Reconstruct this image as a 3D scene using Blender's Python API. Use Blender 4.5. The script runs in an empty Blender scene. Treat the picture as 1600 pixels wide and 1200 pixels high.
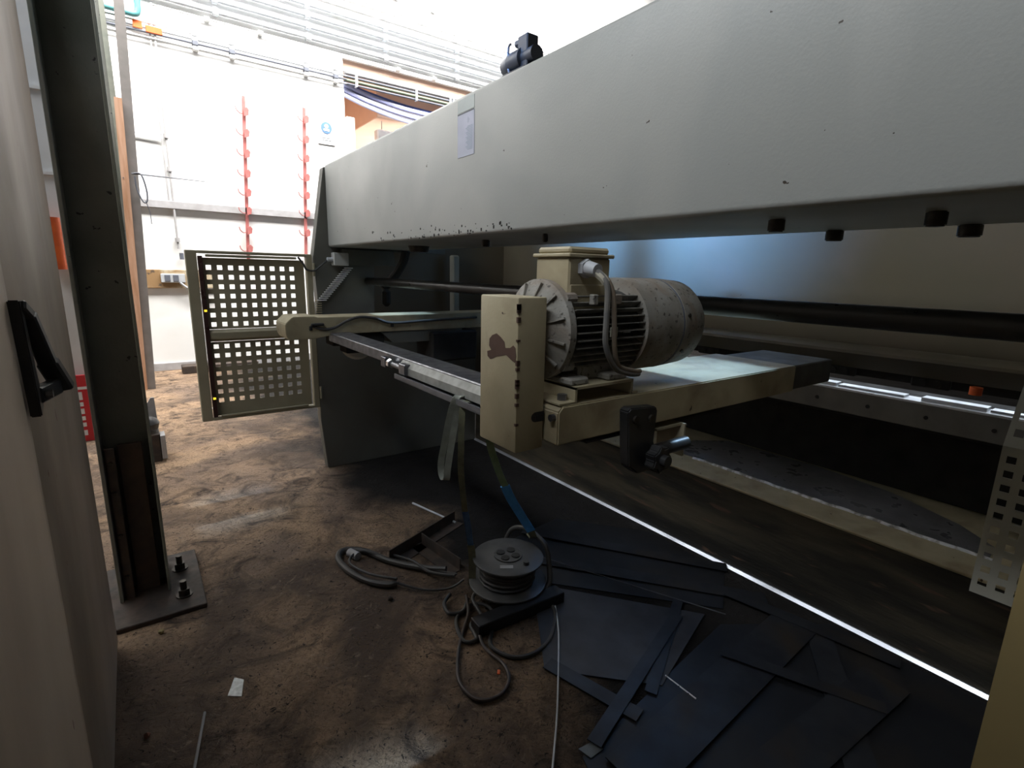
import bpy, bmesh, math, random
from mathutils import Vector, Matrix, Euler
random.seed(7)
R = math.radians
SC = bpy.context.scene
COL = SC.collection

# ------------------------------------------------------------------ camera
f, yaw, pitch, roll, H = 805.0, R(36.3), R(12.2), R(-1.3), 1.35
fw = Vector((math.sin(yaw)*math.cos(pitch), math.cos(yaw)*math.cos(pitch), -math.sin(pitch)))
rt = Vector((math.cos(yaw), -math.sin(yaw), 0)); dn = fw.cross(rt)
rt2 = math.cos(roll)*rt + math.sin(roll)*dn; dn2 = -math.sin(roll)*rt + math.cos(roll)*dn
cd = bpy.data.cameras.new('camera'); cam = bpy.data.objects.new('camera', cd); COL.objects.link(cam)
cam.matrix_world = Matrix((( rt2.x, -dn2.x, -fw.x, 0), (rt2.y, -dn2.y, -fw.y, 0), (rt2.z, -dn2.z, -fw.z, H), (0, 0, 0, 1)))
cd.sensor_width = 36; cd.lens = 36*f/1600; cd.clip_start = .02; cd.clip_end = 60
SC.camera = cam

# ------------------------------------------------------------------ world, lights, exposure
w = bpy.data.worlds.new('world'); SC.world = w; w.use_nodes = True
bg = w.node_tree.nodes['Background']; bg.inputs[0].default_value = (.62, .75, 1, 1); bg.inputs[1].default_value = .25
SC.view_settings.view_transform = 'Standard'; SC.view_settings.look = 'None'
SC.view_settings.gamma = 1; SC.view_settings.use_curve_mapping = False
SC.view_settings.exposure = 0.0
def area(name, loc, aim, sx, sy, power, color, spread=180):
    l = bpy.data.lights.new(name, 'AREA'); l.shape = 'RECTANGLE'; l.size = sx; l.size_y = sy
    l.energy = power; l.color = color; l.spread = R(spread)
    o = bpy.data.objects.new(name, l); COL.objects.link(o); o.location = loc
    o.rotation_euler = (Vector(aim)-Vector(loc)).to_track_quat('-Z', 'Y').to_euler(); return o
area('skylight_far', (2.8, 5.9, 6.7), (2.8, 8, 4.0), 12, 1.2, 1450, (1, .98, .95), 130)
area('skylight_aisle', (-1.55, 1.9, 4.5), (1.3, 1.9, 1.7), 5.5, .6, 70, (.90, .95, 1), 110)
area('ram_patch_light', (-4.6, 2.9, 6.7), (2.6, 2.15, 1.85), 1.2, .3, 52, (.15, .40, 1), 9)  # added narrow blue beam, only makes the lit patch on the ram
area('arm_patch_light', (7.2, .93, 7.1), (1.36, .93, 1.07), .12, .2, 1.0, (.45, .70, 1), 4)  # added narrow beam for the blue patch on the near arm
area('arm_patch_light', (7.2, 3.13, 7.1), (1.36, 3.13, 1.07), .12, .2, .9, (.45, .70, 1), 4)  # second added beam, same patch on the far arm
area('front_window', (6.8, 1.5, 2.6), (2.6, 1.5, 1.0), 5, 3.0, 110, (.80, .90, 1))
area('soffit_fill_light', (5.2, 9.9, 2.2), (4.6, 9.2, 4.0), 3, 1.5, 130, (1, .97, .93))  # unseen fill added to brighten the soffit from below

# ------------------------------------------------------------------ mesh helpers
class MB:
    def __init__(s): s.bm = bmesh.new()
    def _merge(s, b, mat=None):
        if mat is not None: bmesh.ops.transform(b, matrix=mat, verts=b.verts)
        me = bpy.data.meshes.new('t'); b.to_mesh(me); b.free(); s.bm.from_mesh(me); bpy.data.meshes.remove(me)
        return s
    def box(s, x0, x1, y0, y1, z0, z1, bev=0, rot=None, seg=1):
        b = bmesh.new(); bmesh.ops.create_cube(b, size=1)
        bmesh.ops.scale(b, vec=(abs(x1-x0), abs(y1-y0), abs(z1-z0)), verts=b.verts)
        if bev: bmesh.ops.bevel(b, geom=b.edges[:], offset=bev, segments=seg, affect='EDGES', profile=.5)
        m = Matrix.Translation(((x0+x1)/2, (y0+y1)/2, (z0+z1)/2))
        if rot is not None: m = m @ Euler(rot).to_matrix().to_4x4()
        return s._merge(b, m)
    def bar(s, p, q, a, b_, up=(0, 0, 1), bev=0):
        p, q, up = Vector(p), Vector(q), Vector(up); d = (q-p); L = d.length; d.normalize()
        x = d.cross(up).normalized(); z = x.cross(d)
        m = Matrix(((x.x, d.x, z.x, 0), (x.y, d.y, z.y, 0), (x.z, d.z, z.z, 0), (0, 0, 0, 1)))
        b = bmesh.new(); bmesh.ops.create_cube(b, size=1); bmesh.ops.scale(b, vec=(a, L, b_), verts=b.verts)
        if bev: bmesh.ops.bevel(b, geom=b.edges[:], offset=bev, segments=1, affect='EDGES')
        return s._merge(b, Matrix.Translation((p+q)/2) @ m)
    def cyl(s, p, q, r0, r1=None, seg=20, bev=0, caps=True):
        r1 = r0 if r1 is None else r1
        p, q = Vector(p), Vector(q); d = q-p
        b = bmesh.new(); bmesh.ops.create_cone(b, cap_ends=caps, segments=seg, radius1=r0, radius2=r1, depth=d.length)
        if bev:
            es = [e for e in b.edges if len(e.link_faces) == 2 and max(len(fc.verts) for fc in e.link_faces) > 4]
            bmesh.ops.bevel(b, geom=es, offset=bev, segments=2, affect='EDGES')
        return s._merge(b, Matrix.Translation((p+q)/2) @ d.to_track_quat('Z', 'Y').to_matrix().to_4x4())
    def lathe(s, prof, origin, axis, seg=32):
        # prof: list of (distance along axis, radius)
        ax = Vector(axis).normalized(); q = ax.to_track_quat('Z', 'Y').to_matrix().to_4x4()
        b = bmesh.new(); rings = []
        for (h, r) in prof:
            rings.append([b.verts.new((r*math.cos(2*math.pi*i/seg), r*math.sin(2*math.pi*i/seg), h)) for i in range(seg)])
        for a, c in zip(rings, rings[1:]):
            for i in range(seg):
                j = (i+1) % seg; b.faces.new((a[i], a[j], c[j], c[i]))
        b.faces.new(list(reversed(rings[0]))); b.faces.new(rings[-1])
        return s._merge(b, Matrix.Translation(origin) @ q)
    def prism(s, poly, axis, a, b_, bev=0):
        # poly in the two other axes (in x,y,z order), extruded along axis a..b_
        b = bmesh.new()
        def mk(u, v, t): return {'X': (t, u, v), 'Y': (u, t, v), 'Z': (u, v, t)}[axis]
        A = [b.verts.new(mk(u, v, a)) for u, v in poly]; B = [b.verts.new(mk(u, v, b_)) for u, v in poly]
        n = len(poly); b.faces.new(A); b.faces.new(list(reversed(B)))
        for i in range(n): b.faces.new((A[i], B[i], B[(i+1) % n], A[(i+1) % n]))
        bmesh.ops.recalc_face_normals(b, faces=b.faces[:])
        if bev: bmesh.ops.bevel(b, geom=b.edges[:], offset=bev, segments=2, affect='EDGES')
        return s._merge(b)
    def tube(s, pts, r, seg=8, sub=6, closed=False):
        P = smooth(pts, sub) if sub > 1 else [Vector(p) for p in pts]
        b = bmesh.new(); rings = []; up = Vector((0, 0, 1)); n = len(P); prev = None
        for i, p in enumerate(P):
            t = (P[min(i+1, n-1)]-P[max(i-1, 0)]).normalized()
            if prev is None:
                x = t.cross(up if abs(t.z) < .95 else Vector((1, 0, 0))).normalized()
            else:
                x = (prev - t*prev.dot(t)).normalized()
            prev = x; y = t.cross(x)
            rings.append([b.verts.new(p + r*(x*math.cos(2*math.pi*k/seg)+y*math.sin(2*math.pi*k/seg))) for k in range(seg)])
        for a, c in zip(rings, rings[1:]):
            for k in range(seg):
                j = (k+1) % seg; b.faces.new((a[k], a[j], c[j], c[k]))
        b.faces.new(list(reversed(rings[0]))); b.faces.new(rings[-1])
        return s._merge(b)
    def ribbon(s, pts, wdir, width, th=.003, sub=6, twist=0):
        P = smooth(pts, sub); b = bmesh.new(); n = len(P); rows = []
        for i, p in enumerate(P):
            t = (P[min(i+1, n-1)]-P[max(i-1, 0)]).normalized(); wd = Vector(wdir)
            wd = (wd - t*wd.dot(t)).normalized()
            if twist: wd = Matrix.Rotation(twist*i/(n-1), 3, t) @ wd
            nn = t.cross(wd)
            rows.append([b.verts.new(p+wd*a+nn*c) for a, c in ((-width/2, -th/2), (width/2, -th/2), (width/2, th/2), (-width/2, th/2))])
        for a, c in zip(rows, rows[1:]):
            for k in range(4): b.faces.new((a[k], a[(k+1) % 4], c[(k+1) % 4], c[k]))
        b.faces.new(rows[0]); b.faces.new(rows[-1]); bmesh.ops.recalc_face_normals(b, faces=b.faces[:])
        return s._merge(b)
    def sheet(s, us, vs, hole, mapf, th):
        # grid sheet with square holes: us, vs boundaries, hole(i,j) true = open; mapf(u,v,t)
        b = bmesh.new(); V = {}
        def v(i, j, t):
            k = (i, j, t)
            if k not in V: V[k] = b.verts.new(mapf(us[i], vs[j], t*th))
            return V[k]
        nu, nv = len(us)-1, len(vs)-1
        solid = lambda i, j: 0 <= i < nu and 0 <= j < nv and not hole(i, j)
        for i in range(nu):
            for j in range(nv):
                if not solid(i, j): continue
                b.faces.new((v(i, j, 0), v(i+1, j, 0), v(i+1, j+1, 0), v(i, j+1, 0)))
                b.faces.new((v(i, j+1, 1), v(i+1, j+1, 1), v(i+1, j, 1), v(i, j, 1)))
                for (di, dj, a, c) in ((-1, 0, (0, 0), (0, 1)), (1, 0, (1, 1), (1, 0)), (0, -1, (1, 0), (0, 0)), (0, 1, (0, 1), (1, 1))):
                    if not solid(i+di, j+dj):
                        b.faces.new((v(i+a[0], j+a[1], 0), v(i+c[0], j+c[1], 0), v(i+c[0], j+c[1], 1), v(i+a[0], j+a[1], 1)))
        bmesh.ops.recalc_face_normals(b, faces=b.faces[:])
        return s._merge(b)
def smooth(pts, sub):
    P = [Vector(p) for p in pts]; out = []
    if len(P) < 3: return P
    for i in range(len(P)-1):
        p0, p1, p2, p3 = P[max(i-1, 0)], P[i], P[i+1], P[min(i+2, len(P)-1)]
        for k in range(sub):
            t = k/sub; out.append(.5*((2*p1)+(-p0+p2)*t+(2*p0-5*p1+4*p2-p3)*t*t+(-p0+3*p1-3*p2+p3)*t**3))
    return out+[P[-1]]
ORG = {}
def root(name, label, cat, loc, group=None):
    o = bpy.data.objects.new(name, None); COL.objects.link(o); o.location = loc; o.empty_display_size = .05
    o['label'] = label; o['category'] = cat
    if group: o['group'] = group
    ORG[o] = Vector(loc); return o
def build(name, mb, mat, parent=None, flat=False, label=None, kind=None):
    bm = mb.bm
    if parent is None:
        xs = [v.co for v in bm.verts]
        org = Vector(((min(v.x for v in xs)+max(v.x for v in xs))/2, (min(v.y for v in xs)+max(v.y for v in xs))/2, min(v.z for v in xs)))
    else: org = ORG[parent]
    bmesh.ops.translate(bm, vec=-org, verts=bm.verts)
    me = bpy.data.meshes.new(name); bm.to_mesh(me); bm.free()
    if not flat:
        me.shade_smooth(); me.set_sharp_from_angle(angle=R(32))
    me.materials.append(mat)
    o = bpy.data.objects.new(name, me); COL.objects.link(o)
    if parent is None: o.location = org
    else: o.parent = parent
    ORG[o] = org
    if label: o['label'] = label
    if kind: o['kind'] = kind
    return o
def tag(o, label, cat, group=None, kind=None):
    o['label'] = label; o['category'] = cat
    if group: o['group'] = group
    if kind: o['kind'] = kind
    return o
def struct(name, mb, mat, flat=False):
    o = build(name, mb, mat, flat=flat); o['kind'] = 'structure'; return o
def copy_tree(o, delta, label=None, parent=None):
    c = o.copy(); COL.objects.link(c)
    if parent is None: c.location = o.location + Vector(delta)
    else: c.parent = parent
    if label: c['label'] = label
    for ch in [x for x in ORG if x.parent == o]: copy_tree(ch, delta, None, c)
    return c

# ------------------------------------------------------------------ materials
MAT = {}
def mat(name, c1, c2=None, rough=.5, metal=0, scale=6, detail=6, lo=.35, hi=.65, bump=0, bscale=60, stretch=(1, 1, 1),
        spot=None, spotscale=25, spotlo=.66, spothi=.68, spec=.5, dirt=None, dirtlo=.5, dirthi=.8, dirtscale=1.6, emit=None):
    if name in MAT: return MAT[name]
    m = bpy.data.materials.new(name); m.use_nodes = True; nt = m.node_tree; N, L = nt.nodes, nt.links
    b = N['Principled BSDF']; b.inputs['Metallic'].default_value = metal; b.inputs['Specular IOR Level'].default_value = spec
    tc = N.new('ShaderNodeTexCoord'); mp = N.new('ShaderNodeMapping'); L.new(tc.outputs['Object'], mp.inputs[0]); mp.inputs['Scale'].default_value = stretch
    def noise(sc, det, lo_, hi_, d=0):
        n = N.new('ShaderNodeTexNoise'); n.inputs['Scale'].default_value = sc; n.inputs['Detail'].default_value = det
        n.inputs['Distortion'].default_value = d; L.new(mp.outputs[0], n.inputs['Vector'])
        r = N.new('ShaderNodeMapRange'); r.inputs[1].default_value = lo_; r.inputs[2].default_value = hi_; L.new(n.outputs[0], r.inputs[0]); return r.outputs[0]
    def mix(fac, a, c):
        x = N.new('ShaderNodeMix'); x.data_type = 'RGBA'; L.new(fac, x.inputs[0])
        for sock, v in ((x.inputs[6], a), (x.inputs[7], c)):
            if isinstance(v, tuple): sock.default_value = (*v, 1)
            else: L.new(v, sock)
        return x.outputs[2]
    c2 = c2 or tuple(v*.8 for v in c1)
    c = mix(noise(scale, detail, lo, hi), c1, c2)
    if dirt: c = mix(noise(dirtscale, 8, dirtlo, dirthi, .6), c, dirt)
    if spot: c = mix(noise(spotscale, 3, spotlo, spothi), c, spot)
    L.new(c, b.inputs['Base Color'])
    rr = N.new('ShaderNodeMapRange'); rr.inputs[3].default_value = max(0.02, rough-.08); rr.inputs[4].default_value = min(1, rough+.1)
    L.new(noise(scale*2, 4, .3, .7), rr.inputs[0]); L.new(rr.outputs[0], b.inputs['Roughness'])
    if bump:
        bn = N.new('ShaderNodeBump'); bn.inputs['Strength'].default_value = bump; bn.inputs['Distance'].default_value = .01
        L.new(noise(bscale, 6, 0, 1), bn.inputs['Height']); L.new(bn.outputs[0], b.inputs['Normal'])
    if emit: b.inputs['Emission Color'].default_value = (*emit[:3], 1); b.inputs['Emission Strength'].default_value = emit[3]
    MAT[name] = m; return m
GREY = mat('machine_paint', (0.352, 0.364, 0.352), (0.32, 0.328, 0.308), rough=.4, scale=1.3, detail=3, spot=(.05, .04, .03), spotscale=34, spotlo=.745, spothi=.755, bump=.05, bscale=140, dirt=(.38, .385, .365), dirtlo=.52, dirthi=.62, dirtscale=1.1)
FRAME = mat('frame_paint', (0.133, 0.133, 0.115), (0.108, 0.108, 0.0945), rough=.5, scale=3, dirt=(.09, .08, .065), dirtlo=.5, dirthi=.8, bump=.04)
CREAM = mat('cream_paint', (0.441, 0.387, 0.256), (0.383, 0.33, 0.212), rough=.5, scale=8, dirt=(.22, .165, .10), dirtlo=.5, dirthi=.8, dirtscale=6, spot=(.06, .035, .02), spotscale=40, spotlo=.73, spothi=.74, bump=.05, bscale=120)
RAMP = mat('ram_paint', (0.109, 0.0942, 0.0632), (0.0896, 0.0775, 0.0527), rough=.38, scale=2, dirt=(.13, .10, .07), dirtlo=.5, dirthi=.8, spot=(.05, .04, .03), spotscale=40, spotlo=.75, spothi=.76)
MOTOR = mat('motor_dusty', (0.304, 0.294, 0.267), (0.202, 0.189, 0.161), rough=.75, scale=14, spot=(.07, .06, .05), spotscale=90, spotlo=.60, spothi=.70, bump=.15, bscale=200, dirt=(.20, .15, .11), dirtlo=.5, dirthi=.7, dirtscale=9)
FIN = mat('fin_grey', (0.24, 0.232, 0.208), (0.12, 0.116, 0.104), rough=.7, scale=30)
DARKM = mat('motor_body_dark', (.06, .058, .05), (.03, .03, .028), rough=.8, scale=30)
BLACK = mat('black_plastic', (.018, .018, .02), (.03, .03, .03), rough=.38, scale=20)
RUBBER = mat('black_rubber', (.03, .03, .032), (.06, .055, .05), rough=.55, scale=15)
BARM = mat('black_bar', (.022, .022, .024), (.04, .04, .04), rough=.35, scale=10)
BOLT = mat('oily_bolt', (.07, .06, .05), (.03, .025, .02), rough=.45, metal=.6, scale=40)
STEEL = mat('raw_steel', (0.22, 0.225, 0.245), (0.137, 0.137, 0.152), rough=.38, metal=.85, scale=14, bump=.03)
BRIGHT = mat('bare_bright_steel', (.85, .87, .92), (.65, .66, .70), rough=.3, metal=1, scale=20)
STRIP = mat('glint_strip_metal', (.8, .82, .88), (.45, .46, .5), rough=.42, metal=.9, scale=3, lo=.55, hi=.62, stretch=(1, .5, 1))
GROUND = mat('ground_steel', (.9, .92, .95), (.8, .82, .86), rough=.35, metal=.35, scale=8)
OFFC = mat('dark_offcut_steel', (.035, .037, .042), (.02, .022, .027), rough=.42, metal=.55, scale=6, dirt=(.045, .035, .025), dirtlo=.5, dirthi=.75, dirtscale=4)
RUST = mat('rusty_steel', (0.07, 0.0455, 0.0315), (0.035, 0.028, 0.0245), rough=.7, scale=12, bump=.1)
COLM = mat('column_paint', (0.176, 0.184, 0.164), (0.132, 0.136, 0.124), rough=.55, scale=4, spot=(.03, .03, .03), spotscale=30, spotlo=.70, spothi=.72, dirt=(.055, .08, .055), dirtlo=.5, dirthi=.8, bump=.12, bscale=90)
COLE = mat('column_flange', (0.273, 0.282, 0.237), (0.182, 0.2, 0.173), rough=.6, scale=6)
CAB = mat('cabinet_paint', (0.443, 0.366, 0.284), (0.375, 0.299, 0.231), rough=.5, scale=2.5, dirt=(.19, .155, .115), dirtlo=.45, dirthi=.75, spot=(.16, .08, .06), spotscale=30, spotlo=.75, spothi=.76, stretch=(1, 1, .45), bump=.03)
WHITE = mat('wall_white', (.86, .86, .85), (.78, .78, .76), rough=.8, scale=1.2, dirt=(.62, .61, .56), dirtlo=.6, dirthi=.85)
PEACH = mat('peach_paint', (0.792, 0.546, 0.405), (0.726, 0.494, 0.375), rough=.8, scale=2)
PEACH2 = mat('pale_peach_paint', (.75, .52, .40), (.70, .48, .38), rough=.8, scale=2)
CONDUIT = mat('conduit_grey', (0.52, 0.546, 0.572), (0.429, 0.442, 0.468), rough=.5, scale=10)
CONDW = mat('conduit_pale', (0.69, 0.69, 0.69), (0.575, 0.575, 0.575), rough=.5, scale=10)
TEAL = mat('teal_pipe', (.10, .30, .30), (.07, .24, .25), rough=.45, scale=8)
RED = mat('red_paint', (.46, .15, .14), (.38, .12, .11), rough=.5, scale=20)
ORANGE = mat('orange_plastic', (.80, .14, .02), (.65, .10, .02), rough=.5, scale=10)
BLUE = mat('blue_hose', (.16, .22, .55), (.12, .17, .45), rough=.5, scale=10)
LAV = mat('lavender_duct', (.55, .58, .85), (.5, .52, .75), rough=.5, scale=10)
WOOD = mat('orange_wood', (.55, .33, .22), (.42, .22, .12), rough=.7, scale=5, stretch=(6, 6, .6))
DARKWALL = mat('dark_far_wall', (.05, .05, .05), (.04, .04, .04), rough=.9)
RAIL = mat('grey_rail', (.42, .41, .42), (.33, .32, .32), rough=.7, scale=8)
SLING = mat('sling_fabric', (0.315, 0.338, 0.3), (0.225, 0.24, 0.21), rough=.9, scale=20, bump=.2, bscale=250)
SLINGB = mat('blue_lit_fabric', (.10, .42, .95), (.08, .32, .80), rough=.85, scale=30, bump=.2, bscale=250)  # blue light painted into the fabric colour
SLINGG = mat('olive_sling_fabric', (.20, .20, .12), (.12, .12, .08), rough=.9, scale=20, bump=.2, bscale=250)
PAPER = mat('label_film', (.42, .44, .56), (.38, .40, .50), rough=.35, scale=10)
INK = mat('print_dark', (.12, .13, .16), rough=.6)
WPAINT = mat('white_plastic', (.8, .8, .8), (.74, .74, .74), rough=.4)
CARD = mat('white_card', (.62, .66, .66), (.35, .38, .38), rough=.35, scale=60)
DKHOLE = mat('dark_recess', (.02, .018, .015), (.012, .011, .01), rough=.8)
BED = mat('bed_dirty', (0.068, 0.056, 0.036), (0.024, 0.0216, 0.016), rough=.6, scale=7, detail=9, lo=.4, hi=.6, stretch=(1, .3, 1.8), dirt=(.012, .011, .009), dirtlo=.45, dirthi=.7, dirtscale=4, spot=(.10, .06, .04), spotscale=16, spotlo=.62, spothi=.68, bump=.15, bscale=40)
GREASE = mat('greasy_grey', (0.21, 0.21, 0.231), (0.147, 0.147, 0.162), rough=.32, metal=.2, scale=7, dirt=(.08, .075, .07), dirtlo=.5, dirthi=.75)
TABLE = mat('table_steel', (0.21, 0.203, 0.182), (0.14, 0.133, 0.119), rough=.45, scale=5, metal=.3)
def floor_material():
    m = bpy.data.materials.new('dirty_floor'); m.use_nodes = True; nt = m.node_tree; N, L = nt.nodes, nt.links; b = N['Principled BSDF']; b.inputs['Specular IOR Level'].default_value = .2
    tc = N.new('ShaderNodeTexCoord')
    def noise(sc, det, lo, hi, d=0, rough=.6):
        n = N.new('ShaderNodeTexNoise'); n.inputs['Scale'].default_value = sc; n.inputs['Detail'].default_value = det; n.inputs['Roughness'].default_value = rough
        n.inputs['Distortion'].default_value = d; L.new(tc.outputs['Object'], n.inputs['Vector'])
        r = N.new('ShaderNodeMapRange'); r.inputs[1].default_value = lo; r.inputs[2].default_value = hi; L.new(n.outputs[0], r.inputs[0]); return r.outputs[0]
    def mix(fac, a, c):
        x = N.new('ShaderNodeMix'); x.data_type = 'RGBA'; L.new(fac, x.inputs[0])
        for sock, v in ((x.inputs[6], a), (x.inputs[7], c)):
            if isinstance(v, tuple): sock.default_value = (*v, 1)
            else: L.new(v, sock)
        return x.outputs[2]
    c = mix(noise(1.6, 6, .38, .62, .8), (.52, .35, .22), (.28, .20, .15))
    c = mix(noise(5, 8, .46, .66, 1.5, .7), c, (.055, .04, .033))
    c = mix(noise(.9, 5, .54, .66, .5), c, (.13, .095, .075))
    c = mix(noise(30, 8, .50, .62, 3, .8), c, (.17, .115, .075))
    c = mix(noise(12, 8, .57, .66, 2.5, .75), c, (.30, .225, .17))
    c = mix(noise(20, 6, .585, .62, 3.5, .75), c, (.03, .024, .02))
    # floor turns near-black towards the machine, with a noisy edge
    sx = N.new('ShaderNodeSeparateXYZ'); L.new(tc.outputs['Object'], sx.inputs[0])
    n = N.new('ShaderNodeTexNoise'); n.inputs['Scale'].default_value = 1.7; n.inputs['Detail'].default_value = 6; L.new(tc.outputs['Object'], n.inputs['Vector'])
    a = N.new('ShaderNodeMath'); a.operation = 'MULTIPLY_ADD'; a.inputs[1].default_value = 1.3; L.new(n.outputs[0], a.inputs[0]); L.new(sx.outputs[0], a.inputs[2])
    r = N.new('ShaderNodeMapRange'); r.inputs[1].default_value = DARKX0; r.inputs[2].default_value = DARKX0+.5; L.new(a.outputs[0], r.inputs[0])
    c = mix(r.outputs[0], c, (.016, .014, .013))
    L.new(c, b.inputs['Base Color'])
    rr = N.new('ShaderNodeMapRange'); rr.inputs[3].default_value = .7; rr.inputs[4].default_value = .95; L.new(noise(4, 5, .3, .7), rr.inputs[0]); L.new(rr.outputs[0], b.inputs['Roughness'])
    bn = N.new('ShaderNodeBump'); bn.inputs['Strength'].default_value = .9; bn.inputs['Distance'].default_value = .02; L.new(noise(16, 10, .2, .8, 2, .7), bn.inputs['Height']); L.new(bn.outputs[0], b.inputs['Normal'])
    return m
DARKX0 = 1.35-3.5
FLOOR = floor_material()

# ------------------------------------------------------------------ setting
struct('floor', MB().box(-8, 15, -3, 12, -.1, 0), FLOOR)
m = MB()   # far wall with the high opening X 2.77..6.4, z 2.0..4.25
m.box(-8, 2.77, 8, 8.25, 0, 7.2).box(2.77, 7.2, 8, 8.25, 4.27, 7.2).box(2.77, 7.2, 8, 8.25, 0, 2.0).box(7.2, 15, 8, 8.25, 0, 7.2)
struct('wall_far', m, WHITE)
struct('wall_left', MB().box(-8.2, -8, -3, 8.25, 0, 7.2), WHITE)
struct('wall_right', MB().box(15, 15.2, -3, 12, 0, 7.2), DARKWALL)
struct('wall_behind', MB().box(-8.2, 15.2, -3.2, -3, 0, 7.2), DARKWALL)
struct('ceiling', MB().box(-8.2, 15.2, -3.2, 12.2, 7.2, 7.35), DARKWALL)
struct('baseboard_far', MB().box(-8, 2.6, 7.975, 8, 0, .10, .004), RAIL)
# inside of the opening
struct('wall_inner', MB().box(2.5, 15, 11.6, 11.75, 0, 5.5), WHITE)
struct('trim_soffit', MB().box(3.46, 9, 8.5, 11.6, 3.72, 5.4, .01), PEACH)
struct('trim_upper_band', MB().box(2.77, 7.2, 8.06, 8.22, 4.14, 4.27), PEACH2)
struct('wall_inner_left', MB().box(2.55, 2.77, 8.25, 11.6, 2.0, 5.4), PEACH)
struct('trim_opening_side', MB().box(2.78, 2.90, 7.96, 8.06, 2.2, 3.5, .006), WPAINT)

# boards, rails and marks on the far wall
tag(build('wall_rail', MB().box(-7, 2.95, 7.95, 8, 2.035, 2.125, .004), RAIL), 'long grey wooden rail fixed horizontally across the far white wall', 'rail')
tag(build('wall_batten', MB().box(.1, .95, 7.955, 8, 1.06, 1.29, .006), mat('stained_board', (.30, .18, .08), (.60, .56, .42), rough=.7, scale=3, lo=.45, hi=.6, spot=(.12, .08, .05), spotscale=12, spotlo=.62, spothi=.66)), 'stained brown board low on the far wall behind the steel column', 'board')
t = root('wall_socket', 'grey double socket box on the stained brown wall board', 'socket', (.42, 7.93, 1.12))
build('back_box', MB().box(.32, .58, 7.925, 7.955, 1.13, 1.24, .006), CONDUIT, t)
for x in (.36, .45): build('socket_face', MB().box(x, x+.06, 7.915, 7.926, 1.145, 1.225, .004), INK, t)
tag(build('socket_cable', MB().tube([(.52, 7.93, 1.13), (.60, 7.93, 1.06), (.72, 7.94, 1.0), (.9, 7.95, .99)], .014), CONDUIT), 'grey hose curling away from the wall socket box', 'cable')
tag(build('floor_timber', MB().box(.42, 1.3, 7.6, 7.8, .0, .10, .008), RUST), 'dark timber lying on the floor along the far wall', 'timber')

def conduit(z, x0, x1, r, m_, label, clips=(), y=7.955, cat='pipe', name='conduit', group=None):
    t = root(name, label, cat, (x0, y, z), group)
    build('pipe', MB().cyl((x0, y, z), (x1, y, z), r, seg=12), m_, t)
    for c in clips: build('pipe_clip', MB().box(c-.03, c+.03, y-r-.012, 7.998, z-r-.012, z+r+.012, .004), m_, t)
    return t
PL = [(5.24, 1.2, .012, CONDW, 'thin pale conduit, topmost of the runs crossing the white wall'),
      (5.04, .9, .018, CONDW, 'pale conduit second from the top on the white wall'),
      (4.94, .8, .018, CONDW, 'pale conduit third from the top on the white wall'),
      (4.79, .3, .026, CONDUIT, 'thick grey conduit, upper of the four thick wall runs'),
      (4.66, .3, .028, CONDUIT, 'thick grey conduit, second of the four thick wall runs'),
      (4.525, .3, .028, CONDUIT, 'thick grey conduit, third of the four thick wall runs'),
      (4.392, .3, .028, CONDUIT, 'thick grey conduit, lowest of the four thick wall runs'),
      (4.29, .55, .010, CONDW, 'thin pale conduit that turns down into the vertical pipe pair')]
for i, (z, x0, r, m_, lb) in enumerate(PL):
    conduit(z, x0, 12, r, m_, lb, clips=[1.2, 2.3, 3.4, 4.6, 5.6, 7, 8.5] if r > .015 else [1.1, 1.7, 3.6, 4.2])
for i, (z, m_, lb) in enumerate([(4.085, CONDW, 'thin pale conduit just above the opening, top of its four runs'), (4.03, CONDUIT, 'slim conduit second of four runs left of the opening'),
                             (3.985, INK, 'dark slim conduit third of four runs left of the opening'), (3.93, CONDW, 'thin conduit lowest of four runs left of the opening')]):
    conduit(z, -.4, 2.80, .010 if m_ is not INK else .012, m_, lb, clips=[.95, 1.35, 2.25, 2.65])
t = root('cable_duct', 'lavender blue hose bundle sagging inside the orange wall opening', 'hose', (2.78, 8.1, 3.9))
for k, (dz, m_, r) in enumerate([(0, BLUE, .02), (-.05, LAV, .034), (-.11, INK, .014), (-.15, LAV, .034), (-.21, INK, .014), (-.25, LAV, .03)]):
    build('hose', MB().tube([(2.66, 8.12, 4.02+dz*.6), (3.2, 8.14, 3.93+dz*.8), (3.9, 8.14, 3.86+dz*.9), (4.8, 8.14, 3.88+dz*.9), (6.2, 8.14, 4.1+dz)], r, sub=8), m_, t)
t = root('pipe_rack', 'dark pipes with grey clips running just inside the top of the opening', 'pipe', (2.8, 8.05, 4.0))
for z, r, m_ in ((4.10, .026, RAIL), (4.05, .016, INK), (4.00, .022, mat('olive_pipe', (.16, .19, .13), rough=.5)), (3.955, .014, INK)):
    build('pipe', MB().cyl((2.8, 8.03, z), (7.1, 8.03, z), r, seg=12), m_, t)
for x in (2.95, 3.9, 4.5, 4.56): build('pipe_clip', MB().box(x, x+.03, 7.99, 8.06, 3.93, 4.14, .004), WPAINT if x < 3 else CONDUIT, t)
t = root('hanging_lamp', 'small white lamp hanging on a chain in the orange opening', 'lamp', (3.5, 8.4, 3.3))
build('lamp_body', MB().box(3.50, 4.0, 8.6, 8.75, 3.42, 3.58, .02), WPAINT, t)
build('chain', MB().cyl((3.6, 8.66, 3.575), (3.6, 8.66, 3.725), .006, seg=6), CONDUIT, t)
t = root('drop_conduit', 'pair of thin vertical conduits dropping down the far white wall', 'pipe', (.55, 7.96, 1.2))
build('pipe', MB().cyl((.50, 7.965, 4.29), (.50, 7.965, 2.88), .010, seg=8), RAIL, t)
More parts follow.
